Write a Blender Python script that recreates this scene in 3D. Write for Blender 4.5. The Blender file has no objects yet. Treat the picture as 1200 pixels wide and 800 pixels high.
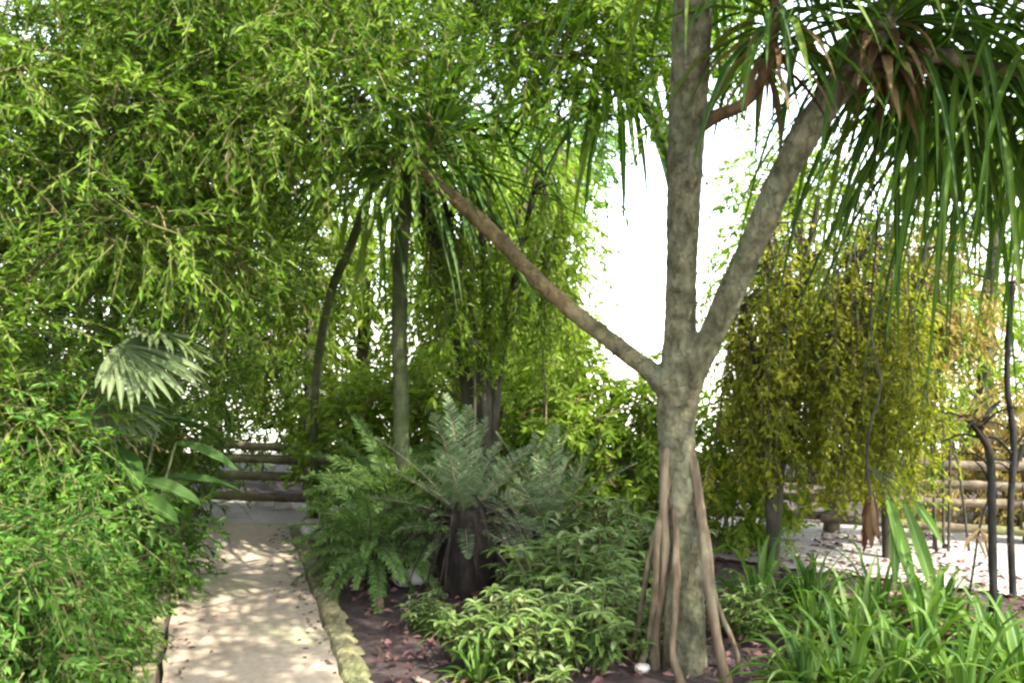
import bpy, math, random
import numpy as np
from math import radians as R

rng = np.random.default_rng(11)
random.seed(11)
S = bpy.context.scene
COL = S.collection
F, HY, CAMZ = 1167.0, 383.0, 1.6          # focal length in photo pixels, horizon row, eye height
UP = np.array([0., 0., 1.])

def at(px, py, Y):
    """photo pixel at a depth -> world point"""
    return np.array([(px - 600.) / F * Y, Y, CAMZ + (HY - py) / F * Y])
def ground(px, Y):
    return np.array([(px - 600.) / F * Y, Y, 0.])
def norm(v):
    v = np.asarray(v, float)
    n = np.linalg.norm(v, axis=-1, keepdims=True)
    return v / np.maximum(n, 1e-9)

# ------------------------------------------------------------------ mesh builder
class MB:
    def __init__(self):
        self.v, self.f, self.m, self.uv, self.n = [], [], [], [], 0
    def add(self, v, f, mat=0, uv=None):
        v = np.asarray(v, float).reshape(-1, 3); f = np.asarray(f, int).reshape(-1, 4)
        self.v.append(v); self.f.append(f + self.n); self.n += len(v)
        self.m.append(np.full(len(f), mat, int))
        self.uv.append(np.zeros((len(v), 2)) if uv is None else np.asarray(uv, float).reshape(-1, 2))
    def build(self, name, mats, parent=None, base=None, smooth=True):
        v = np.concatenate(self.v); f = np.concatenate(self.f); m = np.concatenate(self.m); uv = np.concatenate(self.uv)
        if base is not None: v = v - np.asarray(base)
        me = bpy.data.meshes.new(name)
        me.vertices.add(len(v)); me.vertices.foreach_set('co', v.astype(np.float32).ravel())
        me.loops.add(f.size); me.loops.foreach_set('vertex_index', f.astype(np.int32).ravel())
        me.polygons.add(len(f)); me.polygons.foreach_set('loop_start', (np.arange(len(f)) * 4).astype(np.int32))
        try: me.polygons.foreach_set('loop_total', np.full(len(f), 4, np.int32))
        except Exception: pass
        me.polygons.foreach_set('material_index', m.astype(np.int32))
        me.polygons.foreach_set('use_smooth', np.full(len(f), bool(smooth)))
        l = me.uv_layers.new(name='UVMap'); l.data.foreach_set('uv', uv[f.ravel()].astype(np.float32).ravel())
        for x in (mats if isinstance(mats, (list, tuple)) else [mats]): me.materials.append(x)
        me.update(calc_edges=True); me.validate()
        o = bpy.data.objects.new(name, me); COL.objects.link(o)
        if parent is not None: o.parent = parent
        elif base is not None: o.location = base
        return o

def curve(pts, n):
    """Catmull-Rom through pts"""
    p = np.asarray(pts, float); p = np.vstack([2 * p[0] - p[1], p, 2 * p[-1] - p[-2]])
    k = len(p) - 3; out = []
    for t in np.linspace(0, k - 1e-6, n):
        i = int(t); u = t - i; a, b, c, d = p[i:i + 4]
        out.append(.5 * (2 * b + (c - a) * u + (2 * a - 5 * b + 4 * c - d) * u * u + (3 * b - a - 3 * c + d) * u ** 3))
    return np.array(out)

def tube(mb, pts, rad, n=None, seg=10, mat=0, rough=0., close=True, smoothpts=True):
    pts = np.asarray(pts, float); rad = np.asarray(rad, float)
    if n is None: n = max(4, len(pts) * 4)
    if smoothpts:
        c = curve(pts, n); r = np.interp(np.linspace(0, 1, n), np.linspace(0, 1, len(rad)), rad)
    else:
        c, r, n = pts, rad, len(pts)
    t = norm(np.gradient(c, axis=0))
    ref = np.array([1., 0, 0]) if abs(t[0][0]) < .8 else np.array([0, 1., 0])
    V = []; nv = norm(np.cross(t[0], ref))
    a = np.linspace(0, 2 * np.pi, seg, endpoint=False)
    for i in range(n):
        nv = norm(nv - t[i] * np.dot(nv, t[i])); bv = np.cross(t[i], nv)
        rr = r[i] * (1 + rough * rng.normal(0, 1, seg)) if rough else np.full(seg, r[i])
        V.append(c[i] + (np.cos(a) * rr)[:, None] * nv + (np.sin(a) * rr)[:, None] * bv)
    V = np.array(V).reshape(-1, 3)
    i, j = np.meshgrid(np.arange(n - 1), np.arange(seg), indexing='ij')
    j2 = (j + 1) % seg
    f = np.stack([i * seg + j, i * seg + j2, (i + 1) * seg + j2, (i + 1) * seg + j], -1).reshape(-1, 4)
    uv = np.stack([np.tile(np.linspace(0, 1, seg), n), np.repeat(np.linspace(0, 1, n), seg)], -1)
    mb.add(V, f, mat, uv)
    if close:
        for k0, e in ((0, -1), ((n - 1) * seg, 1)):
            vv = np.vstack([V[k0:k0 + seg], V[k0:k0 + seg].mean(0) + t[-1 if e > 0 else 0] * e * r[-1 if e > 0 else 0] * .4])
            ff = [[q, (q + 1) % seg, seg, seg] for q in range(0, seg)]
            # quads: pair neighbouring triangles
            ff = [[q, (q + 1) % seg, (q + 2) % seg, seg] for q in range(0, seg, 2)]
            mb.add(vv, ff, mat)
    return c, r

def leaves(mb, pos, d, up, L, W, mat=0, fold=.25):
    """folded lozenge leaves: one quad each, creased along base-tip"""
    pos = np.asarray(pos, float); N = len(pos)
    d = norm(d); side = norm(np.cross(d, up) + 1e-6); nn = np.cross(side, d)
    L = np.broadcast_to(L, (N,))[:, None]; W = np.broadcast_to(W, (N,))[:, None]
    mid = pos + d * L * .42 + nn * W * fold
    tip = pos + d * L - nn * L * .06
    V = np.stack([pos, mid + side * W * .5, tip, mid - side * W * .5], 1).reshape(-1, 3)
    f = np.arange(N * 4).reshape(-1, 4)
    uv = np.tile(np.array([[.5, 0], [1, .45], [.5, 1], [0, .45]]), (N, 1))
    mb.add(V, f, mat, uv)

PROF = {
    'strap': lambda t: np.minimum(1, .55 + 2.5 * t) * np.clip((1 - t) / .55, 0, 1) ** .8,
    'lance': lambda t: np.sin(np.pi * np.clip(.06 + .94 * t, 0, 1)) ** .8,
    'oval': lambda t: np.sqrt(np.clip(1 - (2 * (t * .97 + .02) - 1) ** 2, 0, 1)),
}
def strips(mb, pos, d, up, L, W, droop=.6, n=6, prof='strap', fold=.25, mat=0, pw=1.3, twist=0., wave=0.):
    """curved blades: centre line bends under gravity, cross-section folded in a V"""
    pos = np.asarray(pos, float); N = len(pos)
    L = np.broadcast_to(L, (N,)).astype(float); W = np.broadcast_to(W, (N,)).astype(float); droop = np.broadcast_to(droop, (N,)).astype(float)
    d = norm(d); c = pos.copy(); P = [c.copy()]; D = [d]
    for k in range(1, n + 1):
        t = k / n
        dk = norm(d + droop[:, None] * (t ** pw) * np.array([0, 0, -1.]) + (wave * rng.normal(0, 1, (N, 3)) if wave else 0))
        c = c + dk * (L / n)[:, None]; P.append(c.copy()); D.append(dk)
    P = np.stack(P, 1); D = np.stack(D, 1)
    side = norm(np.cross(D[:, 0], up) + 1e-5)
    V = np.zeros((N, n + 1, 3, 3)); w = PROF[prof](np.linspace(0, 1, n + 1))
    for k in range(n + 1):
        s = norm(side - D[:, k] * np.sum(side * D[:, k], 1, keepdims=True)); nn = np.cross(s, D[:, k])
        if twist:
            a = twist * k / n; s = s * np.cos(a) + nn * np.sin(a); nn = np.cross(s, D[:, k])
        ww = (W * max(w[k], .03) * .5)[:, None]
        V[:, k, 0] = P[:, k] - s * ww + nn * ww * fold
        V[:, k, 1] = P[:, k] - nn * ww * fold
        V[:, k, 2] = P[:, k] + s * ww + nn * ww * fold
    b = (np.arange(N) * (n + 1) * 3)[:, None, None]
    k = np.arange(n)[None, :, None]; q = np.arange(2)[None, None, :]
    i0 = b + k * 3 + q
    f = np.stack([i0, i0 + 1, i0 + 4, i0 + 3], -1).reshape(-1, 4)
    u, v = np.meshgrid([0, .5, 1], np.linspace(0, 1, n + 1))
    mb.add(V.reshape(-1, 3), f, mat, np.tile(np.stack([u, v], -1).reshape(-1, 2), (N, 1)))

def rdir(N):
    return norm(rng.normal(0, 1, (N, 3)))

def sprays(mb, c, d, twig, nl, L, W, leafmat=0, twigmat=1, droop=.5, spread=.75, big=False):
    """leafy twigs: N twigs with nl alternating leaves each"""
    N = len(c); d = norm(d)
    twig = twig * rng.uniform(.65, 1.25, N)
    side = norm(np.cross(d, UP + rng.normal(0, .45, (N, 3))))
    t = np.linspace(.15, 1.0, nl)
    sag = droop * .5
    P = c[:, None, :] + d[:, None, :] * (twig[:, None] * t)[..., None]
    P[..., 2] -= sag * twig[:, None] * t ** 2
    sgn = np.where(np.arange(nl) % 2 == 0, 1., -1.)[None, :, None]
    ld = d[:, None, :] * .75 + side[:, None, :] * sgn * spread + np.array([0, 0, -droop]) + rng.normal(0, .28, (N, nl, 3))
    lu = np.cross(side, d)[:, None, :] + rng.normal(0, .55, (N, nl, 3))
    M = N * nl
    ll = L * rng.uniform(.45, 1.4, M); wv = W * rng.uniform(.6, 1.35, M)
    if big: strips(mb, P.reshape(M, 3), ld.reshape(M, 3), lu.reshape(M, 3), ll, wv, droop=.4, n=3, prof='lance', fold=.2, mat=leafmat)
    else: leaves(mb, P.reshape(M, 3), ld.reshape(M, 3), lu.reshape(M, 3), ll, wv, leafmat)
    # the twig itself, a thin three-sided stick in two pieces
    e1 = c + d * (twig * .5)[:, None]; e1[:, 2] -= sag * twig * .25
    e2 = c + d * twig[:, None]; e2[:, 2] -= sag * twig
    pr = .0022
    for a, b in ((c, e1), (e1, e2)):
        n1 = side * pr; n2 = np.cross(side, d) * pr
        V = np.stack([a + n1, a - n1 + n2, a - n1 - n2, b + n1 * .6, b - n1 * .6 + n2 * .6, b - n1 * .6 - n2 * .6], 1).reshape(-1, 3)
        o = (np.arange(N) * 6)[:, None]
        f = np.concatenate([o + np.array([0, 1, 4, 3]), o + np.array([1, 2, 5, 4]), o + np.array([2, 0, 3, 5])])
        mb.add(V, f, twigmat)

# ------------------------------------------------------------------ materials
def nodes(name):
    m = bpy.data.materials.new(name); m.use_nodes = True
    nt = m.node_tree; nt.nodes.clear()
    return m, nt, lambda t, **k: _n(nt, t, **k)
def _n(nt, t, **k):
    n = nt.nodes.new(t)
    for a, b in k.items(): setattr(n, a, b)
    return n
def ramp(N, stops, inp, nt, interp='LINEAR'):
    r = N('ShaderNodeValToRGB'); r.color_ramp.interpolation = interp
    el = r.color_ramp.elements
    while len(el) < len(stops): el.new(.5)
    for e, (p, c) in zip(el, stops): e.position = p; e.color = (*c, 1)
    nt.links.new(inp, r.inputs[0]); return r

def leaf_mat(name, cols, transl=.4, rough=.55, tcol=(1.25, 1.35, .55), stripe=None, scale=1.6, spec=.12):
    """cols: dark..light base colours; one shade per leaf plus broad patches over the plant"""
    m, nt, N = nodes(name); L = nt.links.new
    g = N('ShaderNodeNewGeometry'); no = N('ShaderNodeTexNoise'); no.inputs['Scale'].default_value = scale; no.inputs['Detail'].default_value = 2
    tc = N('ShaderNodeTexCoord'); L(tc.outputs['Object'], no.inputs['Vector'])
    mx = N('ShaderNodeMath', operation='MULTIPLY_ADD'); L(no.outputs['Fac'], mx.inputs[0]); mx.inputs[1].default_value = .9; mx.inputs[2].default_value = -.45
    ad = N('ShaderNodeMath', operation='ADD', use_clamp=True); L(g.outputs['Random Per Island'], ad.inputs[0]); L(mx.outputs[0], ad.inputs[1])
    r = ramp(N, [(i / (len(cols) - 1), c) for i, c in enumerate(cols)], ad.outputs[0], nt)
    col = r.outputs[0]
    if stripe:
        uv = N('ShaderNodeSeparateXYZ'); L(tc.outputs['UV'], uv.inputs[0])
        s1 = N('ShaderNodeMath', operation='SUBTRACT'); L(uv.outputs[0], s1.inputs[0]); s1.inputs[1].default_value = .5
        s2 = N('ShaderNodeMath', operation='ABSOLUTE'); L(s1.outputs[0], s2.inputs[0])
        sr = ramp(N, stripe[0], s2.outputs[0], nt)
        mm = N('ShaderNodeMix', data_type='RGBA'); L(sr.outputs[0], mm.inputs[0]); L(col, mm.inputs[6]); mm.inputs[7].default_value = (*stripe[1], 1)
        col = mm.outputs[2]
    p = N('ShaderNodeBsdfPrincipled'); L(col, p.inputs['Base Color']); p.inputs['Roughness'].default_value = rough
    p.inputs['Specular IOR Level'].default_value = spec
    hm = N('ShaderNodeMix', data_type='RGBA', blend_type='MULTIPLY'); hm.inputs[0].default_value = 1; L(col, hm.inputs[6]); hm.inputs[7].default_value = (*tcol, 1)
    t = N('ShaderNodeBsdfTranslucent'); L(hm.outputs[2], t.inputs[0])
    a = N('ShaderNodeMixShader'); a.inputs[0].default_value = transl; L(p.outputs[0], a.inputs[1]); L(t.outputs[0], a.inputs[2])
    o = N('ShaderNodeOutputMaterial'); L(a.outputs[0], o.inputs[0]); return m

def bark_mat(name, c1, c2, c3, scale=9., rings=0., bump=.5, stretch=(1, 1, .35), lichen=None, warm=None):
    m, nt, N = nodes(name); L = nt.links.new
    tc = N('ShaderNodeTexCoord'); mp = N('ShaderNodeMapping'); mp.inputs['Scale'].default_value = stretch; L(tc.outputs['Object'], mp.inputs[0])
    n1 = N('ShaderNodeTexNoise'); n1.inputs['Scale'].default_value = scale; n1.inputs['Detail'].default_value = 6; n1.inputs['Roughness'].default_value = .65; L(mp.outputs[0], n1.inputs['Vector'])
    n2 = N('ShaderNodeTexNoise'); n2.inputs['Scale'].default_value = scale * .32; n2.inputs['Detail'].default_value = 3; L(tc.outputs['Object'], n2.inputs['Vector'])
    r = ramp(N, [(.33, c1), (.5, c2), (.68, c3)], n1.outputs['Fac'], nt)
    r2 = ramp(N, [(.35, (.62, .66, .55)), (.62, (1.08, 1.02, .95))], n2.outputs['Fac'], nt)
    mm = N('ShaderNodeMix', data_type='RGBA', blend_type='MULTIPLY'); mm.inputs[0].default_value = .8; L(r.outputs[0], mm.inputs[6]); L(r2.outputs[0], mm.inputs[7])
    h = n1.outputs['Fac']
    if rings:
        w = N('ShaderNodeTexWave', bands_direction='Y', wave_profile='SAW'); uvm = N('ShaderNodeMapping'); L(tc.outputs['UV'], uvm.inputs[0])
        uvm.inputs['Scale'].default_value = (.35, rings, 1); L(uvm.outputs[0], w.inputs['Vector'])
        w.inputs['Scale'].default_value = 1; w.inputs['Distortion'].default_value = 1.6; w.inputs['Detail'].default_value = 2; w.inputs['Detail Scale'].default_value = 2
        hh = N('ShaderNodeMath', operation='MULTIPLY_ADD'); L(w.outputs['Fac'], hh.inputs[0]); hh.inputs[1].default_value = .5; L(n1.outputs['Fac'], hh.inputs[2]); h = hh.outputs[0]
        rr = ramp(N, [(0, (.55, .5, .45)), (.12, (1, 1, 1)), (1, (.95, .95, .95))], w.outputs['Fac'], nt)
        m2 = N('ShaderNodeMix', data_type='RGBA', blend_type='MULTIPLY'); m2.inputs[0].default_value = .75; L(mm.outputs[2], m2.inputs[6]); L(rr.outputs[0], m2.inputs[7]); mm = m2
    if lichen:
        n4 = N('ShaderNodeTexNoise'); n4.inputs['Scale'].default_value = 5.5; n4.inputs['Detail'].default_value = 8; n4.inputs['Roughness'].default_value = .7; L(tc.outputs['Object'], n4.inputs['Vector'])
        r4 = ramp(N, [(.5, (0, 0, 0)), (.66, (.5,) * 3)], n4.outputs['Fac'], nt)
        m4 = N('ShaderNodeMix', data_type='RGBA'); L(r4.outputs[0], m4.inputs[0]); L(mm.outputs[2], m4.inputs[6]); m4.inputs[7].default_value = (*lichen, 1)
        v = N('ShaderNodeTexVoronoi', feature='DISTANCE_TO_EDGE'); v.inputs['Scale'].default_value = 17; mv = N('ShaderNodeMapping'); mv.inputs['Scale'].default_value = (1, 1, .4); L(tc.outputs['Object'], mv.inputs[0])
        ds = N('ShaderNodeMix', data_type='RGBA'); ds.inputs[0].default_value = .12; L(mv.outputs[0], ds.inputs[6]); L(n1.outputs['Color'], ds.inputs[7]); L(ds.outputs[2], v.inputs['Vector'])
        r5 = ramp(N, [(0, (.45, .4, .36)), (.07, (1, 1, 1))], v.outputs['Distance'], nt)
        m5 = N('ShaderNodeMix', data_type='RGBA', blend_type='MULTIPLY'); m5.inputs[0].default_value = .45; L(m4.outputs[2], m5.inputs[6]); L(r5.outputs[0], m5.inputs[7]); mm = m5
        h2 = N('ShaderNodeMath', operation='MULTIPLY_ADD'); L(r5.outputs[0], h2.inputs[0]); h2.inputs[1].default_value = .35; L(h, h2.inputs[2]); h = h2.outputs[0]
    if warm:
        sx = N('ShaderNodeSeparateXYZ'); L(tc.outputs['Object'], sx.inputs[0]); wr = N('ShaderNodeMapRange'); wr.inputs[1].default_value = warm[1]; wr.inputs[2].default_value = warm[2]; L(sx.outputs[0], wr.inputs[0])
        m6 = N('ShaderNodeMix', data_type='RGBA', blend_type='MULTIPLY'); L(wr.outputs[0], m6.inputs[0]); L(mm.outputs[2], m6.inputs[6]); m6.inputs[7].default_value = (*warm[0], 1); mm = m6
    b = N('ShaderNodeBump'); b.inputs['Strength'].default_value = bump; b.inputs['Distance'].default_value = .012; L(h, b.inputs['Height'])
    p = N('ShaderNodeBsdfPrincipled'); L(mm.outputs[2], p.inputs['Base Color']); p.inputs['Roughness'].default_value = .85; p.inputs['Specular IOR Level'].default_value = .2; L(b.outputs[0], p.inputs['Normal'])
    o = N('ShaderNodeOutputMaterial'); L(p.outputs[0], o.inputs[0]); return m

def ground_mat(name, stops, scale, stops2=None, scale2=1., moss=None, bump=.6, bdist=.02, rough=.9, far=None):
    m, nt, N = nodes(name); L = nt.links.new
    tc = N('ShaderNodeTexCoord')
    n1 = N('ShaderNodeTexNoise'); n1.inputs['Scale'].default_value = scale; n1.inputs['Detail'].default_value = 8; n1.inputs['Roughness'].default_value = .7; L(tc.outputs['Object'], n1.inputs['Vector'])
    r = ramp(N, stops, n1.outputs['Fac'], nt); col = r.outputs[0]
    if stops2:
        n2 = N('ShaderNodeTexNoise'); n2.inputs['Scale'].default_value = scale2; n2.inputs['Detail'].default_value = 5; L(tc.outputs['Object'], n2.inputs['Vector'])
        r2 = ramp(N, stops2, n2.outputs['Fac'], nt)
        mm = N('ShaderNodeMix', data_type='RGBA', blend_type='MULTIPLY'); mm.inputs[0].default_value = 1; L(col, mm.inputs[6]); L(r2.outputs[0], mm.inputs[7]); col = mm.outputs[2]
    if moss:
        n3 = N('ShaderNodeTexNoise'); n3.inputs['Scale'].default_value = moss[2]; n3.inputs['Detail'].default_value = 6; L(tc.outputs['Object'], n3.inputs['Vector'])
        r3 = ramp(N, [(moss[1], (0, 0, 0)), (moss[1] + .16, (moss[3],) * 3)], n3.outputs['Fac'], nt)
        mm = N('ShaderNodeMix', data_type='RGBA'); L(r3.outputs[0], mm.inputs[0]); L(col, mm.inputs[6]); mm.inputs[7].default_value = (*moss[0], 1); col = mm.outputs[2]
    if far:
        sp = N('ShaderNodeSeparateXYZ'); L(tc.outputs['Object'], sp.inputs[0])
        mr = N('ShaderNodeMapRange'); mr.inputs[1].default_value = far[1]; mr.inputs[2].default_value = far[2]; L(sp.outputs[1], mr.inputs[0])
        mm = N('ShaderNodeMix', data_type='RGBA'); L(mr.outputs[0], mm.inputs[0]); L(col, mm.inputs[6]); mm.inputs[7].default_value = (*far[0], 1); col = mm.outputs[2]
    b = N('ShaderNodeBump'); b.inputs['Strength'].default_value = bump; b.inputs['Distance'].default_value = bdist; L(n1.outputs['Fac'], b.inputs['Height'])
    p = N('ShaderNodeBsdfPrincipled'); L(col, p.inputs['Base Color']); p.inputs['Roughness'].default_value = rough; L(b.outputs[0], p.inputs['Normal'])
    o = N('ShaderNodeOutputMaterial'); L(p.outputs[0], o.inputs[0]); return m

M = {}
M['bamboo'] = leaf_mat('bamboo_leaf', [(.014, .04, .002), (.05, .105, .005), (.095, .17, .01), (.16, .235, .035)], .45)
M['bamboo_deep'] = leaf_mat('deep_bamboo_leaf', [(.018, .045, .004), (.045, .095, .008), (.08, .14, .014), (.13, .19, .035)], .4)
M['canopy'] = leaf_mat('canopy_leaf', [(.022, .055, .002), (.065, .135, .005), (.115, .195, .01), (.17, .245, .03)], .52)
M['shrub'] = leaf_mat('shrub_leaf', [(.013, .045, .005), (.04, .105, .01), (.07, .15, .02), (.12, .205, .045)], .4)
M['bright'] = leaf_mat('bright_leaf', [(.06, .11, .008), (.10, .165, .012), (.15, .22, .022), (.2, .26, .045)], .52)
M['olive'] = leaf_mat('olive_leaf', [(.075, .09, .006), (.15, .175, .01), (.21, .22, .016), (.3, .28, .045)], .58)
M['ochre'] = leaf_mat('ochre_leaf', [(.09, .07, .02), (.19, .14, .035), (.28, .2, .065), (.14, .15, .03)], .4)
M['strap'] = leaf_mat('strap_leaf', [(.016, .04, .006), (.032, .075, .008), (.055, .105, .012), (.10, .14, .022)], .34, .5, stripe=([(0, (1, 1, 1)), (.1, (0, 0, 0))], (.12, .2, .05)))
M['strap_dead'] = leaf_mat('dead_strap_leaf', [(.05, .03, .014), (.10, .062, .028), (.16, .11, .05), (.24, .18, .10)], .25, .7)
M['lily'] = leaf_mat('lily_leaf', [(.022, .06, .008), (.045, .10, .01), (.07, .13, .016), (.12, .175, .045)], .34, .45, stripe=([(0, (.6, .6, .6)), (.12, (0, 0, 0))], (.2, .28, .12)))
M['cycad'] = leaf_mat('silver_frond', [(.055, .095, .035), (.095, .145, .06), (.145, .195, .095), (.23, .27, .16)], .25, .55, (1.05, 1.15, .8))
M['fern'] = leaf_mat('fern_frond', [(.06, .125, .03), (.10, .18, .045), (.14, .22, .06), (.18, .26, .085)], .45, .7)
M['fan'] = leaf_mat('fan_frond', [(.045, .07, .022), (.08, .11, .042), (.125, .15, .07)], .3, .55, stripe=([(0, (.5, .5, .5)), (.2, (0, 0, 0))], (.2, .22, .12)))
M['broad'] = leaf_mat('broad_leaf', [(.012, .032, .005), (.024, .052, .009), (.04, .075, .014)], .2, .6, stripe=([(0, (1, 1, 1)), (.05, (0, 0, 0))], (.07, .11, .04)))
M['cover'] = leaf_mat('cover_leaf', [(.03, .065, .008), (.065, .125, .014), (.11, .17, .03), (.24, .28, .13)], .38, .45, stripe=([(.3, (0, 0, 0)), (.42, (.4, .4, .4))], (.3, .34, .18)))
M['litter'] = leaf_mat('litter_chip', [(.035, .016, .014), (.085, .04, .035), (.14, .075, .065), (.24, .17, .13)], .1, .8, (1, 1, 1))
M['bud'] = leaf_mat('bud_bract', [(.06, .02, .012), (.11, .04, .02), (.14, .09, .035)], .25, .5, (1.2, .8, .6))
M['twig'] = bark_mat('twig_bark', (.05, .05, .02), (.09, .085, .03), (.13, .12, .05), 20)
M['pine_bark'] = bark_mat('screw_pine_bark', (.038, .036, .018), (.085, .080, .045), (.155, .145, .09), 15, bump=1., stretch=(1, 1, .8), lichen=(.14, .145, .09), warm=((1.12, .86, .66), -.12, -.6))
M['branch_bark'] = bark_mat('screw_pine_branch_bark', (.05, .03, .015), (.125, .078, .042), (.24, .165, .10), 18, rings=30, bump=.8)
M['root_bark'] = bark_mat('prop_root_bark', (.04, .028, .017), (.105, .078, .05), (.21, .17, .115), 14, bump=.7, stretch=(1, 1, .12))
M['dark_bark'] = bark_mat('dark_bark', (.018, .016, .011), (.04, .036, .025), (.075, .07, .05), 14)
M['black_bark'] = bark_mat('near_black_bark', (.006, .006, .005), (.014, .013, .011), (.03, .027, .022), 18)  # almost black all over, for the bare stems
M['green_bark'] = bark_mat('green_stem_bark', (.035, .045, .016), (.07, .09, .034), (.12, .135, .065), 12, rings=15, bump=.8, lichen=(.13, .13, .08))
M['cycad_bark'] = bark_mat('shade_dark_cycad_bark', (.008, .006, .005), (.018, .013, .01), (.04, .03, .022), 22, bump=1.)  # near-black: shade of the hollow under the fronds is in this colour
M['vine'] = bark_mat('pale_vine_bark', (.10, .075, .045), (.18, .14, .09), (.27, .23, .16), 16)
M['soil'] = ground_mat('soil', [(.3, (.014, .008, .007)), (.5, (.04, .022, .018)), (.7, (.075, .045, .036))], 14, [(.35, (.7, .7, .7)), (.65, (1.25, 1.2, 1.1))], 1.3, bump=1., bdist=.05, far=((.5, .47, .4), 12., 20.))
M['concrete'] = ground_mat('worn_concrete', [(.3, (.215, .17, .12)), (.5, (.285, .228, .16)), (.72, (.34, .277, .195))], 26, [(.34, (.74, .73, .7)), (.5, (.98, .97, .96)), (.68, (1.08, 1.07, 1.05))], 1.7, ((.12, .17, .05), .52, 1.1, .55), .35, .006)
M['gravel'] = ground_mat('pale_gravel', [(.3, (.15, .135, .11)), (.5, (.27, .245, .215)), (.7, (.40, .375, .34))], 60, [(.35, (.75, .73, .7)), (.65, (1.1, 1.08, 1.05))], 2.2, None, .7, .012)
M['kerb'] = ground_mat('mossy_kerb', [(.3, (.075, .065, .035)), (.5, (.15, .135, .07)), (.72, (.25, .225, .13))], 22, [(.35, (.65, .66, .5)), (.65, (1.1, 1.08, .95))], 4, ((.11, .13, .04), .5, 2.2, .5), .7, .012)
M['wall'] = ground_mat('weathered_mossy_timber', [(.3, (.035, .027, .018)), (.5, (.10, .08, .05)), (.72, (.2, .17, .11))], 16, [(.33, (.55, .5, .42)), (.66, (1.15, 1.1, 1.)) ], 2.2, ((.12, .14, .03), .5, 1.4, .65), .8, .02)
M['stone'] = ground_mat('pale_stone', [(.3, (.27, .25, .21)), (.5, (.42, .39, .34)), (.72, (.55, .52, .47))], 8, [(.35, (.75, .74, .68)), (.65, (1.1, 1.08, 1.05))], 3, None, .6, .02)

# ------------------------------------------------------------------ object helpers
def tag(o, label, cat, group=None):
    o['label'] = label; o['category'] = cat
    if group: o['group'] = group
    return o
def thing(name, label, cat, base, group=None, rot=0):
    o = bpy.data.objects.new(name, None); COL.objects.link(o); o.empty_display_size = .1
    o.location = base; o.rotation_euler = (0, 0, rot)
    return tag(o, label, cat, group)
def structure(o, kind='structure'):
    o['kind'] = kind; return o
def dup(root, loc, rot, sc, label, group=None, tilt=(0, 0)):
    r = root.copy(); COL.objects.link(r); r.location = loc; r.rotation_euler = (tilt[0], tilt[1], rot); r.scale = (sc, sc, sc); r['label'] = label
    if group: r['group'] = group
    for ch in list(root.children):
        c = ch.copy(); COL.objects.link(c); c.parent = r
        for g in list(ch.children):
            d = g.copy(); COL.objects.link(d); d.parent = c
    return r

def fill(rects, n, gap=.3):
    """n cluster centres inside picture rectangles (x0,y0,x1,y1,Y0,Y1), kept apart"""
    out = []; A = np.array([(r[2] - r[0]) * (r[3] - r[1]) * (r[5] - r[4] + .3) for r in rects], float); A /= A.sum()
    tries = 0
    while len(out) < n and tries < n * 40:
        tries += 1
        r = rects[rng.choice(len(rects), p=A)]
        p = at(rng.uniform(r[0], r[2]), rng.uniform(r[1], r[3]), rng.uniform(r[4], r[5]))
        if p[2] < .12: continue
        if all(np.sum((p - q) ** 2) > gap * gap for q in out): out.append(p)
    return np.array(out)

def foliage(crown, wood, stems, cl, rad, nspray, twig, nl, L, W, droop=.5, outward=.7, limb=.012, big=False, spread=.75, bias=None, hang=0., skip_limb=False):
    """leafy clusters round the centres cl, each carried by a limb from the nearest point of the stems"""
    sp = np.concatenate(stems)
    for c in cl:
        r = rad * rng.uniform(.7, 1.25)
        k = int(nspray * rng.uniform(.7, 1.3))
        q = rdir(k); rr = r * rng.uniform(.15, 1., k) ** .6
        o = c + q * rr[:, None] * np.array([1, 1, .75])
        d = q * outward + rng.normal(0, .35, (k, 3)) + np.array([0, 0, -droop * .5])
        if bias is not None: d = d + np.array(bias)
        kd = max(1, int(k * .05)); sprays(crown, o[kd:], d[kd:], twig, nl, L, W, 0, 1, droop, spread, big); sprays(crown, o[:kd], d[:kd], twig * 1.2, max(3, nl // 2), L * .9, W * .6, 2, 1, droop * 2, spread, False)
        if hang:
            pass
        if not skip_limb:
            below = sp[sp[:, 2] < c[2] + .15]; below = below if len(below) else sp
            a = below[np.argmin(np.sum((below - c) ** 2, 1))]
            mid = (a + c) / 2 + np.array([0, 0, .12 * np.linalg.norm(c - a)]) + rng.normal(0, .04, 3)
            tube(wood, [a, mid, c, c + (c - mid) * .4], [limb, limb * .75, limb * .5, limb * .2], n=9, seg=6, mat=1)

def leafy(name, label, cat, base, stems, cl, mats, rad=.33, nspray=40, twig=.27, nl=13, L=.06, W=.018, droop=.32, group=None, stemname='stem',
          stemr=.02, limb=.012, big=False, outward=.7, spread=.75, bias=None, crown='foliage', seg=9, rough=.0):
    t = thing(name, label, cat, base, group)
    cv = []
    for s in stems:
        mb = MB()
        pts, r0 = s if isinstance(s, tuple) else (s, stemr)
        c, _ = tube(mb, pts, np.linspace(r0, r0 * .45, len(pts)), n=len(pts) * 5, seg=seg, rough=rough); cv.append(c)
        mb.build(stemname, mats[2], t, base)
    cr = MB()
    foliage(cr, cr, cv, cl, rad, nspray, twig, nl, L, W, droop, outward, limb, big, spread, bias)
    cr.build(crown, [mats[0], mats[1], M['strap_dead']], t, base, smooth=False)
    return t

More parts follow.
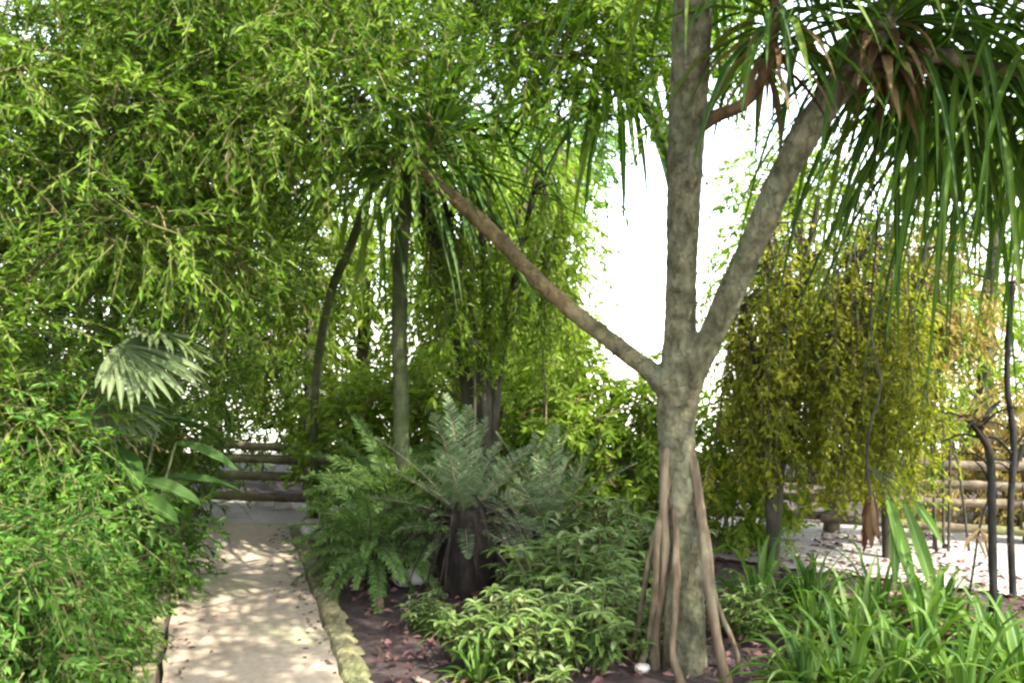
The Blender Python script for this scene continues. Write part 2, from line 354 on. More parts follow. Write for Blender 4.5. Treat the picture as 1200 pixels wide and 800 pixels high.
# ------------------------------------------------------------------ the setting
def terrain(x, y):
    d = np.clip((y - 11) / 30., 0, 1)
    return -5.5 * d * d * (3 - 2 * d) + .0 * x
xs = np.concatenate([[-600, -200, -80, -40, -20, -12], np.linspace(-8, 8, 81), [12, 20, 40, 80, 200, 600]])
ys = np.concatenate([[-60, -20, -8, -3], np.linspace(0, 11, 80), np.linspace(12, 42, 24), [60, 100, 200, 400, 900]])
gx, gy = np.meshgrid(xs, ys)
gz = terrain(gx, gy) + np.where((np.abs(gx) < 8) & (gy > 0) & (gy < 11), rng.normal(0, .006, gx.shape) - .012, -.012)
nx, ny = len(xs), len(ys)
i, j = np.meshgrid(np.arange(ny - 1), np.arange(nx - 1), indexing='ij')
g = MB(); g.add(np.stack([gx, gy, gz], -1), np.stack([i * nx + j, i * nx + j + 1, (i + 1) * nx + j + 1, (i + 1) * nx + j], -1))
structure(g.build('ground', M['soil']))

def sheet(mb, a, b, z, z2=None):
    """ribbon between two polylines"""
    a, b = np.asarray(a, float), np.asarray(b, float); n = len(a)
    V = np.concatenate([np.c_[a, np.full(n, z)], np.c_[b, np.full(n, z if z2 is None else z2)]])
    k = np.arange(n - 1); mb.add(V, np.stack([k, k + 1, n + k + 1, n + k], -1))
def slab(mb, a, b, z, h):
    """ribbon with sides (a raised slab)"""
    sheet(mb, b, a, z)
    a, b = np.asarray(a, float), np.asarray(b, float); n = len(a); k = np.arange(n - 1)
    for e in (a, b):
        V = np.concatenate([np.c_[e, np.full(n, z)], np.c_[e, np.full(n, z - h)]]); mb.add(V, np.stack([k, k + 1, n + k + 1, n + k], -1))

def pathx(Y):  # centre of the concrete path
    return -1.172 - .298 * (Y - 4.478)
Ys = np.linspace(1.2, 8.0, 40)
pl = np.c_[[pathx(y) - .405 + rng.normal(0, .006) for y in Ys], Ys]; pr = np.c_[[pathx(y) + .405 + rng.normal(0, .006) for y in Ys], Ys]
mb = MB(); slab(mb, pl, pr, .03, .08); structure(mb.build('concrete_path', M['concrete'], smooth=False))
# the paler loose-surfaced path that runs along the foot of the wall
wall_line = curve([(-4.4, 9.3), (-2.5, 8.85), (-1.0, 8.55), (1., 8.25), (2.6, 7.75), (4., 7.3), (6.5, 6.4)], 60)
nr = np.gradient(wall_line, axis=0); nr = np.c_[nr[:, 1], -nr[:, 0]]; nr /= np.linalg.norm(nr, axis=1)[:, None]
wd_ = np.interp(np.linspace(0, 1, 60), [0, .3, .6, 1], [1.0, .95, 1.25, 2.1])[:, None]
qq = np.linspace(0, 59, 400); gi = lambda a: np.stack([np.interp(qq, np.arange(60), a[:, k]) for k in range(2)], -1)
edge = gi(wall_line + nr * wd_) + gi(nr) * (np.convolve(rng.normal(0, .06, 404), np.ones(5) / 5, 'valid') + rng.normal(0, .012, 400))[:, None]
mb = MB(); sheet(mb, edge, gi(wall_line - nr * .3), .006); structure(mb.build('gravel_path', M['gravel']))

def rock(mb, c, s, seed=0, mat=0, nu=10, nv=7, rough=.16):
    u = np.linspace(0, 2 * np.pi, nu, endpoint=False); v = np.linspace(.12, np.pi - .12, nv)
    U, V = np.meshgrid(u, v); p = np.stack([np.sin(V) * np.cos(U), np.sin(V) * np.sin(U), np.cos(V)], -1)
    p = np.sign(p) * np.abs(p) ** .75
    p *= (1 + rough * rng.normal(0, .6, (nv, nu, 1))); p = p * np.asarray(s) + np.asarray(c)
    i, j = np.meshgrid(np.arange(nv - 1), np.arange(nu), indexing='ij'); j2 = (j + 1) % nu
    mb.add(p, np.stack([i * nu + j, (i + 1) * nu + j, (i + 1) * nu + j2, i * nu + j2], -1), mat)
    for row, up in ((0, 1), (nv - 1, -1)):
        mb.add(np.vstack([p[row], p[row].mean(0)]), [[q, (q + 1) % nu, (q + 2) % nu, nu] for q in range(0, nu, 2)], mat)

def block(mb, c, s, rot, jit=.012, mat=0):
    """rough squared stone"""
    V = []
    for z in (-1, 1):
        for y in (-1, 1):
            for x in (-1, 0, 1):
                V.append([x * s[0] + rng.normal(0, jit), y * s[1] + rng.normal(0, jit), z * s[2] + rng.normal(0, jit * .5)])
    V = np.array(V); ca, sa = math.cos(rot), math.sin(rot)
    V = np.c_[V[:, 0] * ca - V[:, 1] * sa, V[:, 0] * sa + V[:, 1] * ca, V[:, 2]] + np.asarray(c)
    f = []
    for x in (0, 1):
        f += [[x, x + 1, x + 7, x + 6], [3 + x + 1, 3 + x, 9 + x, 9 + x + 1], [6 + x, 7 + x, 10 + x, 9 + x], [1 + x, x, 3 + x, 4 + x]]
    f += [[0, 6, 9, 3], [2, 5, 11, 8]]
    mb.add(V, f, mat)

# mossy stone edging along the right of the concrete path
mb = MB(); ky = np.linspace(2.4, 7.95, 260); ku = np.linspace(0, 1, 9); jag = np.convolve(rng.normal(0, .02, 262), np.ones(3) / 3, 'valid')
KX = np.array([[pathx(y) + .413 + u * (.14 + jag[k]) for u in ku] for k, y in enumerate(ky)]); KY = np.repeat(ky[:, None], 9, 1)
joint = (np.abs(np.sin(ky * 13 + 1.5 * np.sin(ky * 3.1))) < .09)[:, None]
KZ = .024 - .03 * (2 * np.abs(ku - .5))[None, :] ** 5 + rng.normal(0, .0045, KX.shape) + .006 * np.sin(KX * 31 + KY * 17) - .014 * joint
i_, j_ = np.meshgrid(np.arange(259), np.arange(8), indexing='ij'); mb.add(np.stack([KX, KY, KZ], -1), np.stack([i_ * 9 + j_, i_ * 9 + j_ + 1, i_ * 9 + j_ + 10, i_ * 9 + j_ + 9], -1))
structure(mb.build('kerb', M['kerb'], smooth=False))
mb = MB(); y = 3.4
while y < 7.7:
    l = rng.uniform(.15, .3); x = pathx(y + l / 2) - .405 - .085
    block(mb, (x, y + l / 2, .035 + rng.normal(0, .012)), (.055, l / 2 - .015, .05), math.atan(.298), .014); y += l
structure(mb.build('kerb', M['kerb'], smooth=False))

# weathered rail fence behind the bed
seglen = np.r_[0, np.cumsum(np.linalg.norm(np.diff(wall_line, axis=0), axis=1))]
def along(m): return np.array([np.interp(m, seglen, wall_line[:, 0]), np.interp(m, seglen, wall_line[:, 1]), 0.])
fo = along(0.); fence = thing('rail_fence', 'low weathered wooden rail fence with mossy rails running behind the bed', 'fence', fo)
stops = np.linspace(0, seglen[-1], 9)
for m in stops:
    p = along(m); mb = MB(); hgt = .72 + rng.normal(0, .03)
    tube(mb, [p + [0, 0, -.1], p + [rng.normal(0, .01), 0, hgt * .5], p + [rng.normal(0, .02), rng.normal(0, .02), hgt]], [.062, .058, .055], n=8, seg=10, rough=.05); mb.build('post', M['wall'], fence, fo)
for a, b in zip(stops[:-1], stops[1:]):
    for z in (.13, .28, .43, .58):
        off = np.array([0, -.075 + rng.normal(0, .01), 0]); mb = MB(); e = rng.normal(0, .018, 3)
        P = [along(a - .1) + off + [0, 0, z + e[0]], along((a + b) / 2) + off + [0, 0, z - .012 + e[1]], along(b + .1) + off + [0, 0, z + e[2]]]
        tube(mb, P, np.array([.038, .035, .037]) * rng.uniform(.75, 1.15), n=30, seg=10, rough=.1); mb.build('rail', M['wall'], fence, fo)

# mulch and fallen leaves on the bed
mb = MB(); n = 5200
P = np.c_[rng.uniform(-2.2, 3.2, n), rng.uniform(2.6, 7.6, n), rng.uniform(0, .03, n)]
P = P[P[:, 0] > np.array([pathx(y) + .62 for y in P[:, 1]])]
leaves(mb, P, norm(rng.normal(0, 1, (len(P), 3)) * np.array([1, 1, .25])), UP + rng.normal(0, .5, (len(P), 3)), rng.uniform(.03, .09, len(P)), rng.uniform(.015, .04, len(P)), 0)
n = 900; Q = np.c_[rng.uniform(-5, -1.2, n), rng.uniform(2.6, 8.6, n), rng.uniform(0, .03, n)]
Q = Q[Q[:, 0] < np.array([pathx(y) - .5 for y in Q[:, 1]])]
leaves(mb, Q, norm(rng.normal(0, 1, (len(Q), 3)) * np.array([1, 1, .25])), UP + rng.normal(0, .5, (len(Q), 3)), .06, .025, 0)
Y2 = rng.uniform(3.2, 7.9, 240); Q = np.c_[[pathx(y) for y in Y2] + rng.choice([-1, 1], 240) * (.4 - np.abs(rng.normal(0, .09, 240))), Y2, np.full(240, .036)]
leaves(mb, Q, norm(rng.normal(0, 1, (240, 3)) * np.array([1, 1, .04])), UP + rng.normal(0, .1, (240, 3)), rng.uniform(.015, .05, 240), .018, 0)
Q = np.c_[rng.uniform(-1.5, 4.6, 700), rng.uniform(5.2, 8.4, 700), np.full(700, .012)]
leaves(mb, Q, norm(rng.normal(0, 1, (700, 3)) * np.array([1, 1, .08])), UP + rng.normal(0, .25, (700, 3)), rng.uniform(.02, .07, 700), rng.uniform(.01, .03, 700), 0)
structure(mb.build('leaf_litter', M['litter'], smooth=False), 'stuff')

# ------------------------------------------------------------------ screw pine, the forked tree of the picture
TB = ground(803, 4.72)
def rosette(mb, c, axis, n, L, W, droop=(1.0, 2.2), open_=(.25, 1.25), mat=0, prof='strap', nseg=8, rad=.04):
    axis = norm(axis); ref = np.cross(axis, [.3, .9, .2]); ref = norm(ref); b2 = np.cross(axis, ref)
    k = np.arange(n); phi = k * 2.39996 + rng.normal(0, .15, n)
    th = open_[0] + (open_[1] - open_[0]) * (k / n) + rng.normal(0, .1, n)
    rad_ = np.cos(phi)[:, None] * ref + np.sin(phi)[:, None] * b2
    d = np.cos(th)[:, None] * axis + np.sin(th)[:, None] * rad_
    pos = np.asarray(c) + rad_ * rad - axis * (k / n * .22)[:, None]
    strips(mb, pos, d, axis + np.zeros((n, 3)), L * rng.uniform(.7, 1.15, n), W * rng.uniform(.8, 1.2, n), rng.uniform(*droop, n), nseg, prof, .35, mat, 1.2, wave=.05)

sp = thing('screw_pine', 'tall forked screw pine on splayed prop roots in the middle of the bed', 'tree', TB)
tr = MB()
trunk_pts = [at(803, 800, 4.72), at(801, 700, 4.72), at(797, 600, 4.72), at(793, 520, 4.72), at(793, 455, 4.72), at(797, 390, 4.70), at(799, 300, 4.64), at(803, 190, 4.55), at(809, 80, 4.45), at(814, -60, 4.35), at(818, -160, 4.3)]
tube(tr, trunk_pts, np.array([.106, .095, .087, .086, .094, .072, .074, .081, .086, .088, .08]), n=70, seg=18, rough=.022)
lb = [at(797, 470, 4.72), at(762, 435, 4.74), at(706, 392, 4.82), at(640, 338, 4.92), at(580, 275, 5.02), at(522, 224, 5.12), at(486, 196, 5.2), at(455, 186, 5.26), at(430, 180, 5.3)]
tube(tr, lb, np.array([.07, .05, .042, .04, .038, .036, .032, .026, .02]), n=60, seg=14, rough=.03)
rb = [at(795, 500, 4.72), at(808, 446, 4.68), at(838, 385, 4.62), at(876, 300, 4.56), at(918, 205, 4.5), at(962, 130, 4.44), at(1005, 75, 4.4), at(1052, -8, 4.38)]
tube(tr, rb, [.076, .068, .061, .060, .064, .067, .068, .064], n=60, seg=16, rough=.025)
tube(tr, [at(488, 198, 5.18), at(502, 172, 5.12), at(512, 150, 5.08)], [.034, .03, .028], n=10, seg=10, rough=.04)
tube(tr, [at(768, 446, 4.72), at(792, 452, 4.70), at(818, 440, 4.69)], [.05, .085, .05], n=14, seg=14, rough=.03)      # swollen crotch
def fuse(o, vox, amp):
    """melt overlapping limbs into one skin, then wrinkle it along its normals"""
    m = o.modifiers.new('r', 'REMESH'); m.mode = 'VOXEL'; m.voxel_size = vox
    sm = o.modifiers.new('s', 'SMOOTH'); sm.factor = .5; sm.iterations = 5
    dg = bpy.context.evaluated_depsgraph_get(); me = bpy.data.meshes.new_from_object(o.evaluated_get(dg)); o.modifiers.clear()
    old = o.data; o.data = me; bpy.data.meshes.remove(old)
    n = len(me.vertices); co = np.zeros(n * 3, np.float32); no = np.zeros(n * 3, np.float32)
    me.vertices.foreach_get('co', co); me.vertices.foreach_get('normal', no); co = co.reshape(-1, 3).astype(float); no = no.reshape(-1, 3)
    ph = 9 * np.sin(co[:, 0] * 3 + co[:, 2] * 1.1) + 5 * np.sin(co[:, 1] * 7)
    h = .5 * np.abs(np.sin(co[:, 2] * 60 + ph)) ** 3 + .5 * np.sin(co[:, 0] * 47 + 3 * np.sin(co[:, 2] * 5)) * np.sin(co[:, 1] * 43 + co[:, 2] * 4) + .7 * np.sin(co[:, 2] * 9 + 2 * np.sin(co[:, 0] * 21)) * np.sin(co[:, 0] * 17 + 2) + rng.normal(0, .12, n)
    co += no * (h * amp)[:, None]; me.vertices.foreach_set('co', co.astype(np.float32).ravel())
    me.polygons.foreach_set('use_smooth', np.ones(len(me.polygons), bool)); me.update()
    if not me.materials: me.materials.append(M['pine_bark'])
fuse(tr.build('trunk', M['pine_bark'], sp, TB), .011, .0045)
b = MB()
tube(b, [at(985, 95, 4.42), at(1040, 74, 4.4), at(1100, 66, 4.45), at(1160, 82, 4.5), at(1230, 76, 4.55), at(1290, 40, 4.6)], [.05, .04, .036, .036, .036, .04], n=30, seg=12, rough=.03); b.build('branch', M['root_bark'], sp, TB)
b = MB()
tube(b, [at(806, 160, 4.54), at(838, 137, 4.5), at(868, 124, 4.45), at(892, 96, 4.4), at(905, 50, 4.35), at(910, -10, 4.3)], [.03, .032, .028, .026, .026, .026], n=24, seg=12, rough=.03); b.build('branch', M['branch_bark'], sp, TB)
# slender aerial roots hugging the trunk and splaying to the ground
for (p0, p1, p2, r) in [((780, 540), (779, 660), (768, 776), .022), ((784, 560), (762, 650), (738, 766), .013),  ((812, 545), (828, 660), (852, 800), .024),
                        ((778, 600), (768, 690), (752, 774), .016), ((815, 590), (838, 700), (866, 782), .012), ((790, 600), (792, 700), (796, 794), .018)]:
    b = MB(); y0, y2 = 4.64, 1.6 * F / (p2[1] - HY)
    tube(b, [at(p0[0] + (796 - p0[0]) * .5, p0[1] - 26, y0 + .05), at(*p0, y0 + .02), at((p0[0] * 2 + p1[0]) / 3 + rng.normal(0, 2.5), (p0[1] * 2 + p1[1]) / 3, y0), at(*p1, (y0 + y2) / 2 - .03), at((p2[0] * 2 + p1[0]) / 3 + rng.normal(0, 3), (p2[1] * 2 + p1[1]) / 3, y2 - .02), at(*p2, y2 - .02), at(p2[0] + (p2[0] - p1[0]) * .12, p2[1] + 14, y2 - .02)], r * np.array([.9, 1.15, .9, 1.1, .92, 1.25, 1.5]), n=34, seg=10, rough=.1)
    b.build('prop_root', M['root_bark'], sp, TB)
def crown(c, axis, n, L=.85, W=.028, **k):
    mb = MB(); rosette(mb, c, axis, n, L, W, **k); mb.build('leaf_crown', M['strap'], sp, TB)
def skirt(c, axis, n, L=.6, W=.045):
    mb = MB(); rosette(mb, np.asarray(c) - np.asarray(axis) * .15, axis, n, L, W, droop=(1.5, 3.), open_=(1.3, 2.0)); mb.build('dead_leaf_skirt', M['strap_dead'], sp, TB)
c1 = at(1052, -12, 4.38)
crown(c1, (.3, .35, 1), 64, 1.0, droop=(.9, 2.2), open_=(.3, 1.75)); skirt(c1, (.25, -.1, 1), 50, .34)
crown(at(1285, 42, 4.6), (.5, 0, .8), 90, 1.5, W=.03, droop=(1.6, 3.6), open_=(.3, 1.8))
crown(at(1150, 70, 4.95), (.2, .3, .9), 100, 1.6, W=.03, droop=(2.4, 4.6), open_=(.6, 1.9))
crown(at(1090, 58, 4.72), (.1, .4, .9), 50, 1.0, droop=(2.4, 4.4), open_=(.9, 1.9))
crown(at(818, -165, 4.3), (0, 0, 1), 60, 1.15, droop=(1.4, 3.0), open_=(.5, 1.9))
crown(at(910, -12, 4.3), (.1, -.1, 1), 40, .75, W=.034, droop=(1.4, 3.0), open_=(.6, 1.9)); skirt(at(910, -12, 4.3), (.1, -.1, 1), 16, .42, .03)
crown(at(430, 178, 5.3), (-.8, .1, .5), 34, .55, W=.032, droop=(.6, 2.2))
crown(at(514, 146, 5.07), (.35, -.1, 1), 46, .6, W=.034, droop=(.3, 1.6), open_=(.1, 1.6))
b = MB(); tube(b, [at(1225, 76, 4.55), at(1232, 90, 4.85), at(1238, 118, 5.2)], [.034, .03, .03], n=10, seg=10); b.build('branch', M['root_bark'], sp, TB)
crown(at(1238, 118, 5.2), (.1, 0, 1), 70, 1.4, W=.026, droop=(2.4, 4.8), open_=(.7, 1.9))
crown(at(1048, 40, 4.62), (.2, .5, .8), 22, 1.35, W=.034, droop=(3.2, 5.), open_=(.7, 1.7))
b = MB(); tube(b, [at(1040, 74, 4.4), at(1046, 60, 4.52), at(1048, 40, 4.62)], [.03, .028, .026], n=8, seg=9); b.build('branch', M['root_bark'], sp, TB)
c2 = at(1120, -190, 4.5)  # unseen crown above the frame, added to shade the hanging leaves below
b = MB(); tube(b, [at(1050, -5, 4.38), at(1068, -70, 4.4), at(1105, -150, 4.48), c2], [.06, .05, .046, .05], n=16, seg=12, rough=.03); b.build('branch', M['branch_bark'], sp, TB)
crown(c2, (.1, -.1, 1), 130, 1.15, W=.046, droop=(.8, 2.2), open_=(.3, 1.7)); skirt(c2, (.1, -.1, 1), 40, .6)
c3 = at(1330, -230, 4.2)  # second unseen crown, added on the sun side to darken the top right
b = MB(); tube(b, [at(1060, -60, 4.4), at(1160, -110, 4.35), at(1270, -170, 4.25), c3], [.05, .046, .044, .044], n=16, seg=12, rough=.03); b.build('branch', M['branch_bark'], sp, TB)
crown(c3, (.3, -.2, 1), 120, 1.15, W=.046, droop=(.6, 1.8), open_=(.3, 1.7)); skirt(c3, (.3, -.2, 1), 40, .6)
b = MB(); tube(b, [at(1100, 66, 4.45), at(1128, 66, 4.7), at(1150, 66, 4.95)], [.034, .032, .035], n=10, seg=10); b.build('branch', M['root_bark'], sp, TB)

# ------------------------------------------------------------------ slender palms behind the left branch
def strap_palm(label, trunk, r, top_axis, n, L, W, droop=(.5, 1.8), group='slender green-stemmed palms'):
    base = np.array([trunk[0][0], trunk[0][1], 0.])
    t = thing('slender_palm', label, 'palm', base, group)
    mb = MB(); c, _ = tube(mb, [base + [0, 0, -.05]] + list(trunk), np.linspace(r * 1.15, r, len(trunk) + 1), n=40, seg=12, rough=.01); mb.build('trunk', M['green_bark'], t, base)
    mb = MB(); rosette(mb, c[-1], top_axis, n, L, W, droop=droop, open_=(.15, 1.7)); mb.build('leaf_crown', M['strap'], t, base)
    return t
strap_palm('slender green-stemmed palm standing upright under the tip of the left branch', [at(470, 480, 6.6), at(468, 400, 6.6), at(470, 300, 6.58), at(480, 200, 6.55), at(492, 170, 6.5)], .047, (.25, -.1, 1), 60, 1.35, .045, droop=(1., 3.6))
strap_palm('leaning green-stemmed palm left of the upright one', [at(368, 560, 7.9), at(370, 450, 7.6), at(386, 350, 7.1), at(412, 285, 6.85), at(436, 215, 6.8), at(448, 175, 6.8)], .03, (.4, 0, 1), 60, 1.5, .042, droop=(1.4, 4.))
strap_palm('pale hanging-leaved palm seen against the white sky', [at(800, 470, 7.2), at(800, 300, 7.2), at(775, 160, 7.1), at(715, 85, 7.0)], .05, (-.3, -.1, 1), 40, 1.3, .055, droop=(2., 4.5))

# ------------------------------------------------------------------ bamboo wall on the left
BM = [M['bamboo'], M['twig'], M['green_bark']]; BD = [M['bamboo_deep'], M['twig'], M['green_bark']]
def culms(base, tops, r=.016, arch=.35):
    out = []
    for q, tp in enumerate(tops):
        b = np.array([base[0] + rng.normal(0, .16), base[1] + rng.normal(0, .16), -.05]); tp = np.asarray(tp)
        m = b + (tp - b) * np.array([.28, .28, .6]); out.append(([b, m, tp], r * rng.uniform(.8, 1.2)))
    return out
bb = np.array([-3.3, 5.9, 0.])
cl = np.concatenate([fill([(-170, -90, 235, 300, 4.2, 5.8), (-170, 300, 60, 600, 4.2, 5.6)], 80, .31), fill([(170, 200, 275, 330, 4.8, 5.6)], 7, .25)])
leafy('bamboo', 'tall dense bamboo filling the left edge of the picture', 'bamboo', bb, culms(bb, [at(40, -120, 5.5), at(150, 60, 5.4), at(-60, 100, 5.4), at(220, -40, 5.6), at(0, 300, 5.4), at(100, -200, 5.5), at(-120, -60, 5.6)], .013), cl, BM, nspray=56, L=.052, W=.0165, twig=.24)
bb = np.array([-2.9, 6.9, 0.])
cl = fill([(90, -60, 330, 330, 6.2, 7.6), (60, 330, 250, 470, 6.2, 7.2)], 60, .38)
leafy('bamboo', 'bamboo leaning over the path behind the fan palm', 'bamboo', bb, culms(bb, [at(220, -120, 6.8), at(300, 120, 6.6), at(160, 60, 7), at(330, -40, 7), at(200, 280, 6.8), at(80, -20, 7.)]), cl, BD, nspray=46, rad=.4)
bb = np.array([-3.2, 5.6, 0.])
cl = fill([(170, -90, 470, 130, 4.3, 5.6), (250, 100, 390, 180, 5., 5.8)], 42, .34)
leafy('bamboo', 'arching bamboo whose sprays hang over the path at the top left', 'bamboo', bb, culms(bb, [at(300, -80, 4.7), at(440, 20, 5.), at(380, -120, 5.), at(230, -60, 4.5), at(420, 120, 5.3)], .014), cl, BM, nspray=40)
bb = np.array([-4.6, 9.9, 0.])
cl = fill([(110, 60, 330, 500, 9, 10.6), (-60, 100, 120, 560, 8.5, 10.6)], 60, .5)
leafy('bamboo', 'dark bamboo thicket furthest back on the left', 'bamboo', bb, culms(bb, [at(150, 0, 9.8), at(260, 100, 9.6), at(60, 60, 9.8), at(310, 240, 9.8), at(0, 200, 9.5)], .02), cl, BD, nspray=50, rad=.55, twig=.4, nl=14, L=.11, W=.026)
# low shrubs at the foot of the bamboo
SH = [M['shrub'], M['twig'], M['twig']]
def bush(label, base, rects, n, mats=SH, name='shrub', cat='shrub', group=None, **k):
    cl = fill(rects, n, k.pop('gap', .24)); base = np.asarray(base, float)
    st = []
    for q in rng.choice(len(cl), min(5, len(cl)), replace=False):
        b = base + np.array([rng.normal(0, .07), rng.normal(0, .07), -.04]); st.append(([b, b + (cl[q] - b) * np.array([.35, .35, .6]), cl[q]], k.get('sr', .011)))
    k.pop('sr', None)
    return leafy(name, label, cat, base, st, cl, mats, group=group, **k)
GL = 'shrubs crowding the left of the path'
bush('near shrub of small glossy leaves in the bottom left corner', ground(20, 3.7), [(-140, 610, 85, 860, 3.2, 3.9)], 26, rad=.22, nspray=52, twig=.19, L=.045, W=.0165, droop=.35, group=GL)
bush('low shrub spilling towards the left edge of the concrete path', ground(120, 4.55), [(30, 660, 128, 790, 4.2, 4.8)], 14, rad=.17, nspray=42, twig=.17, L=.048, W=.017, droop=.3, group=GL, gap=.18)
bush('mid-height shrub beneath the bamboo at the left edge', ground(0, 5.), [(-160, 450, 105, 700, 4.3, 5.4)], 40, rad=.27, nspray=52, twig=.22, L=.052, W=.018, droop=.45, group=GL)
bush('shrub between the broad-leaved plant and the stone edging', ground(165, 5.9), [(110, 590, 205, 680, 5.6, 6.2)], 12, rad=.2, nspray=30, twig=.2, L=.06, W=.02, droop=.3, group=GL, gap=.18)
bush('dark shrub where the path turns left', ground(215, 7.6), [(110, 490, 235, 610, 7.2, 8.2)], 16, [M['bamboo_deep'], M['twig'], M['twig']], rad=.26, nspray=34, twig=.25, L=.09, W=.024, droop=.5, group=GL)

# ------------------------------------------------------------------ fan palm and broad-leaved plant on the left
def fan_mesh(n=26, L=.62, spread=2.5):
    mb = MB(); a = np.linspace(-spread / 2, spread / 2, n)
    d = np.c_[np.cos(a), np.sin(a), np.full(n, .05)]; nrm = np.tile(UP, (n, 1)) + np.c_[np.zeros(n), np.zeros(n), np.zeros(n)]
    strips(mb, np.zeros((n, 3)) + d * .01, d, nrm, L * (1 - .22 * (a / a.max()) ** 2) * rng.uniform(.93, 1.05, n), L * spread / n * 1.0, rng.uniform(.25, 1.1, n), 8, 'lance', .5, 0, 2.6, wave=.05)
    return mb
fb = ground(40, 4.9)
fp = thing('fan_palm', 'fan palm with pale grey-green pleated fronds jutting over the path', 'palm', fb)
mb = MB(); hub, _ = tube(mb, [fb + [0, 0, -.05], fb + [.03, 0, .35], fb + [.08, -.03, .75]], [.07, .065, .06], seg=12, rough=.04); mb.build('trunk', M['dark_bark'], fp, fb)
def aim(o, p, fwd, nrm):
    from mathutils import Matrix, Vector
    x = norm(fwd); z = norm(np.asarray(nrm) - x * np.dot(nrm, x)); y = np.cross(z, x)
    o.matrix_local = Matrix(((x[0], y[0], z[0], p[0]), (x[1], y[1], z[1], p[1]), (x[2], y[2], z[2], p[2]), (0, 0, 0, 1)))
fanmeshes = [fan_mesh(), fan_mesh(24, .55, 2.9)]
for q, (p, fwd, nm, fs) in enumerate([(at(138, 405, 4.5), (.9, -.12, -.3), (.2, -.42, .85), .9), (at(165, 388, 4.6), (.95, .05, -.24), (.22, .12, .95), .75), (at(120, 470, 4.8), (.8, -.2, -.4), (.3, -.3, .85), .7), (at(60, 470, 5.1), (-.3, -.5, .2), (0, -.6, .7), .9)]):
    f = fanmeshes[q % 2].build('frond', M['fan'], fp); aim(f, p - fb, fwd, nm); f.scale = (fs * .82,) * 3
    mb = MB(); tube(mb, [hub[-1], (hub[-1] + p) / 2 + [0, 0, .12], p], [.012, .009, .007], n=12, seg=7); s = mb.build('leaf_stalk', M['green_bark'], fp, fb)
wb = ground(120, 4.75)
bl = thing('broadleaf_plant', 'dark glossy plant with long paddle leaves below the fan palm', 'plant', wb)
for q, (tip, L) in enumerate([((275, 548, 5.0), .62), ((232, 590, 4.7), .6), ((205, 610, 4.5), .6), ((282, 575, 5.3), .6), ((190, 500, 4.9), .5), ((60, 600, 4.6), .5), ((255, 515, 5.3), .55), ((165, 570, 4.4), .5)]):
    tp = at(*tip); c0 = wb + np.array([rng.normal(0, .05), rng.normal(0, .05), .02]); h = tp - c0; b1 = c0 + h * np.array([.45, .45, 0]) + [0, 0, max(.35, h[2] * 1.15)]
    mb = MB(); strips(mb, [b1], [norm(tp - b1) + [0, 0, .25]], [np.array([0, -.45, 1.])], np.linalg.norm(tp - b1) * 1.08, rng.uniform(.085, .13), .6, 12, 'lance', .25, 0, 1.3, wave=.05)
    lf = mb.build('leaf', M['broad'], bl, wb)
    mb = MB(); tube(mb, [c0, (c0 + b1) / 2 + [0, 0, .06], b1], [.011, .009, .007], n=10, seg=7); mb.build('leaf_stalk', M['green_bark'], lf, None)
    lf.children[0].data.transform(__import__('mathutils').Matrix.Translation(-__import__('mathutils').Vector(wb)))

# ------------------------------------------------------------------ cycad and ferns in the bed
def frond_mesh(L, pairs, ll, lw, droop, leaf_droop=.2, vee=.45, fwd=.55, n=12, jit=.07):
    """one pinnate frond along +X"""
    mb = MB(); t = np.linspace(0, 1, n); p = np.zeros((n, 3)); d = np.array([1., 0, 0]); c = np.zeros(3)
    for k in range(1, n):
        dk = norm(d + np.array([0, 0, -droop * t[k] ** 1.4])); c = c + dk * L / (n - 1); p[k] = c
    tube(mb, p, np.linspace(.008, .002, n), n=n, seg=6, mat=1, smoothpts=False, close=False)
    tt = np.linspace(.14, .99, pairs); pos = np.stack([np.interp(tt, t, p[:, q]) for q in range(3)], -1)
    tg = norm(np.stack([np.interp(tt, t, np.gradient(p[:, q])) for q in range(3)], -1)); nm = norm(np.cross(tg, [0, 1, 0])) * -1
    nm = np.where(nm[:, 2:3] < 0, -nm, nm)
    s = np.array([0, 1., 0]); w = np.sin(np.pi * np.clip(.16 + .8 * tt, 0, 1)) ** .7
    for sg in (-1, 1):
        dd = tg * fwd + sg * s + nm * vee + rng.normal(0, jit, (pairs, 3))
        strips(mb, pos, dd, nm, ll * w * rng.uniform(.9, 1.1, pairs), lw, leaf_droop, 3, 'lance', .15, 0)
    return mb
def frond_plant(name, label, cat, base, meshes, n, mats, h, tilt, scale=(.8, 1.1), trunk=None, group=None, yaw0=0.):
    base = np.asarray(base, float); t = thing(name, label, cat, base, group)
    if trunk:
        mb = MB(); tube(mb, [[0, 0, -.05], [.01, 0, h * .5], [0, 0, h]], trunk[:3], n=10, seg=14, rough=.08); mb.build('trunk', trunk[3], t)
    for k in range(n):
        m0 = meshes[k % len(meshes)]
        o = bpy.data.objects.new('frond', m0.data if hasattr(m0, 'data') else m0); COL.objects.link(o); o.parent = t
        u = k / max(1, n - 1); a = yaw0 + k * 2.39996 + rng.normal(0, .12)
        o.location = (math.cos(a) * .04, math.sin(a) * .04, h - .1 * u)
        o.rotation_euler = (rng.normal(0, .12), -R(tilt[0] + (tilt[1] - tilt[0]) * u) + rng.normal(0, .08), a); s = rng.uniform(*scale); o.scale = (s, s, s)
    return t
def raw(mb, name, mats):
    o = mb.build(name, mats); me = o.data; bpy.data.objects.remove(o); return me
cyc = [raw(frond_mesh(.95, 50, .15, .010, .35, jit=.13), 'frond', [M['cycad'], M['vine']]) for _ in range(2)]
frd = [raw(frond_mesh(.66, 95, .085, .0075, 1.5, .9, .25, .5, jit=.4), 'frond', [M['fern'], M['green_bark']]) for _ in range(2)]
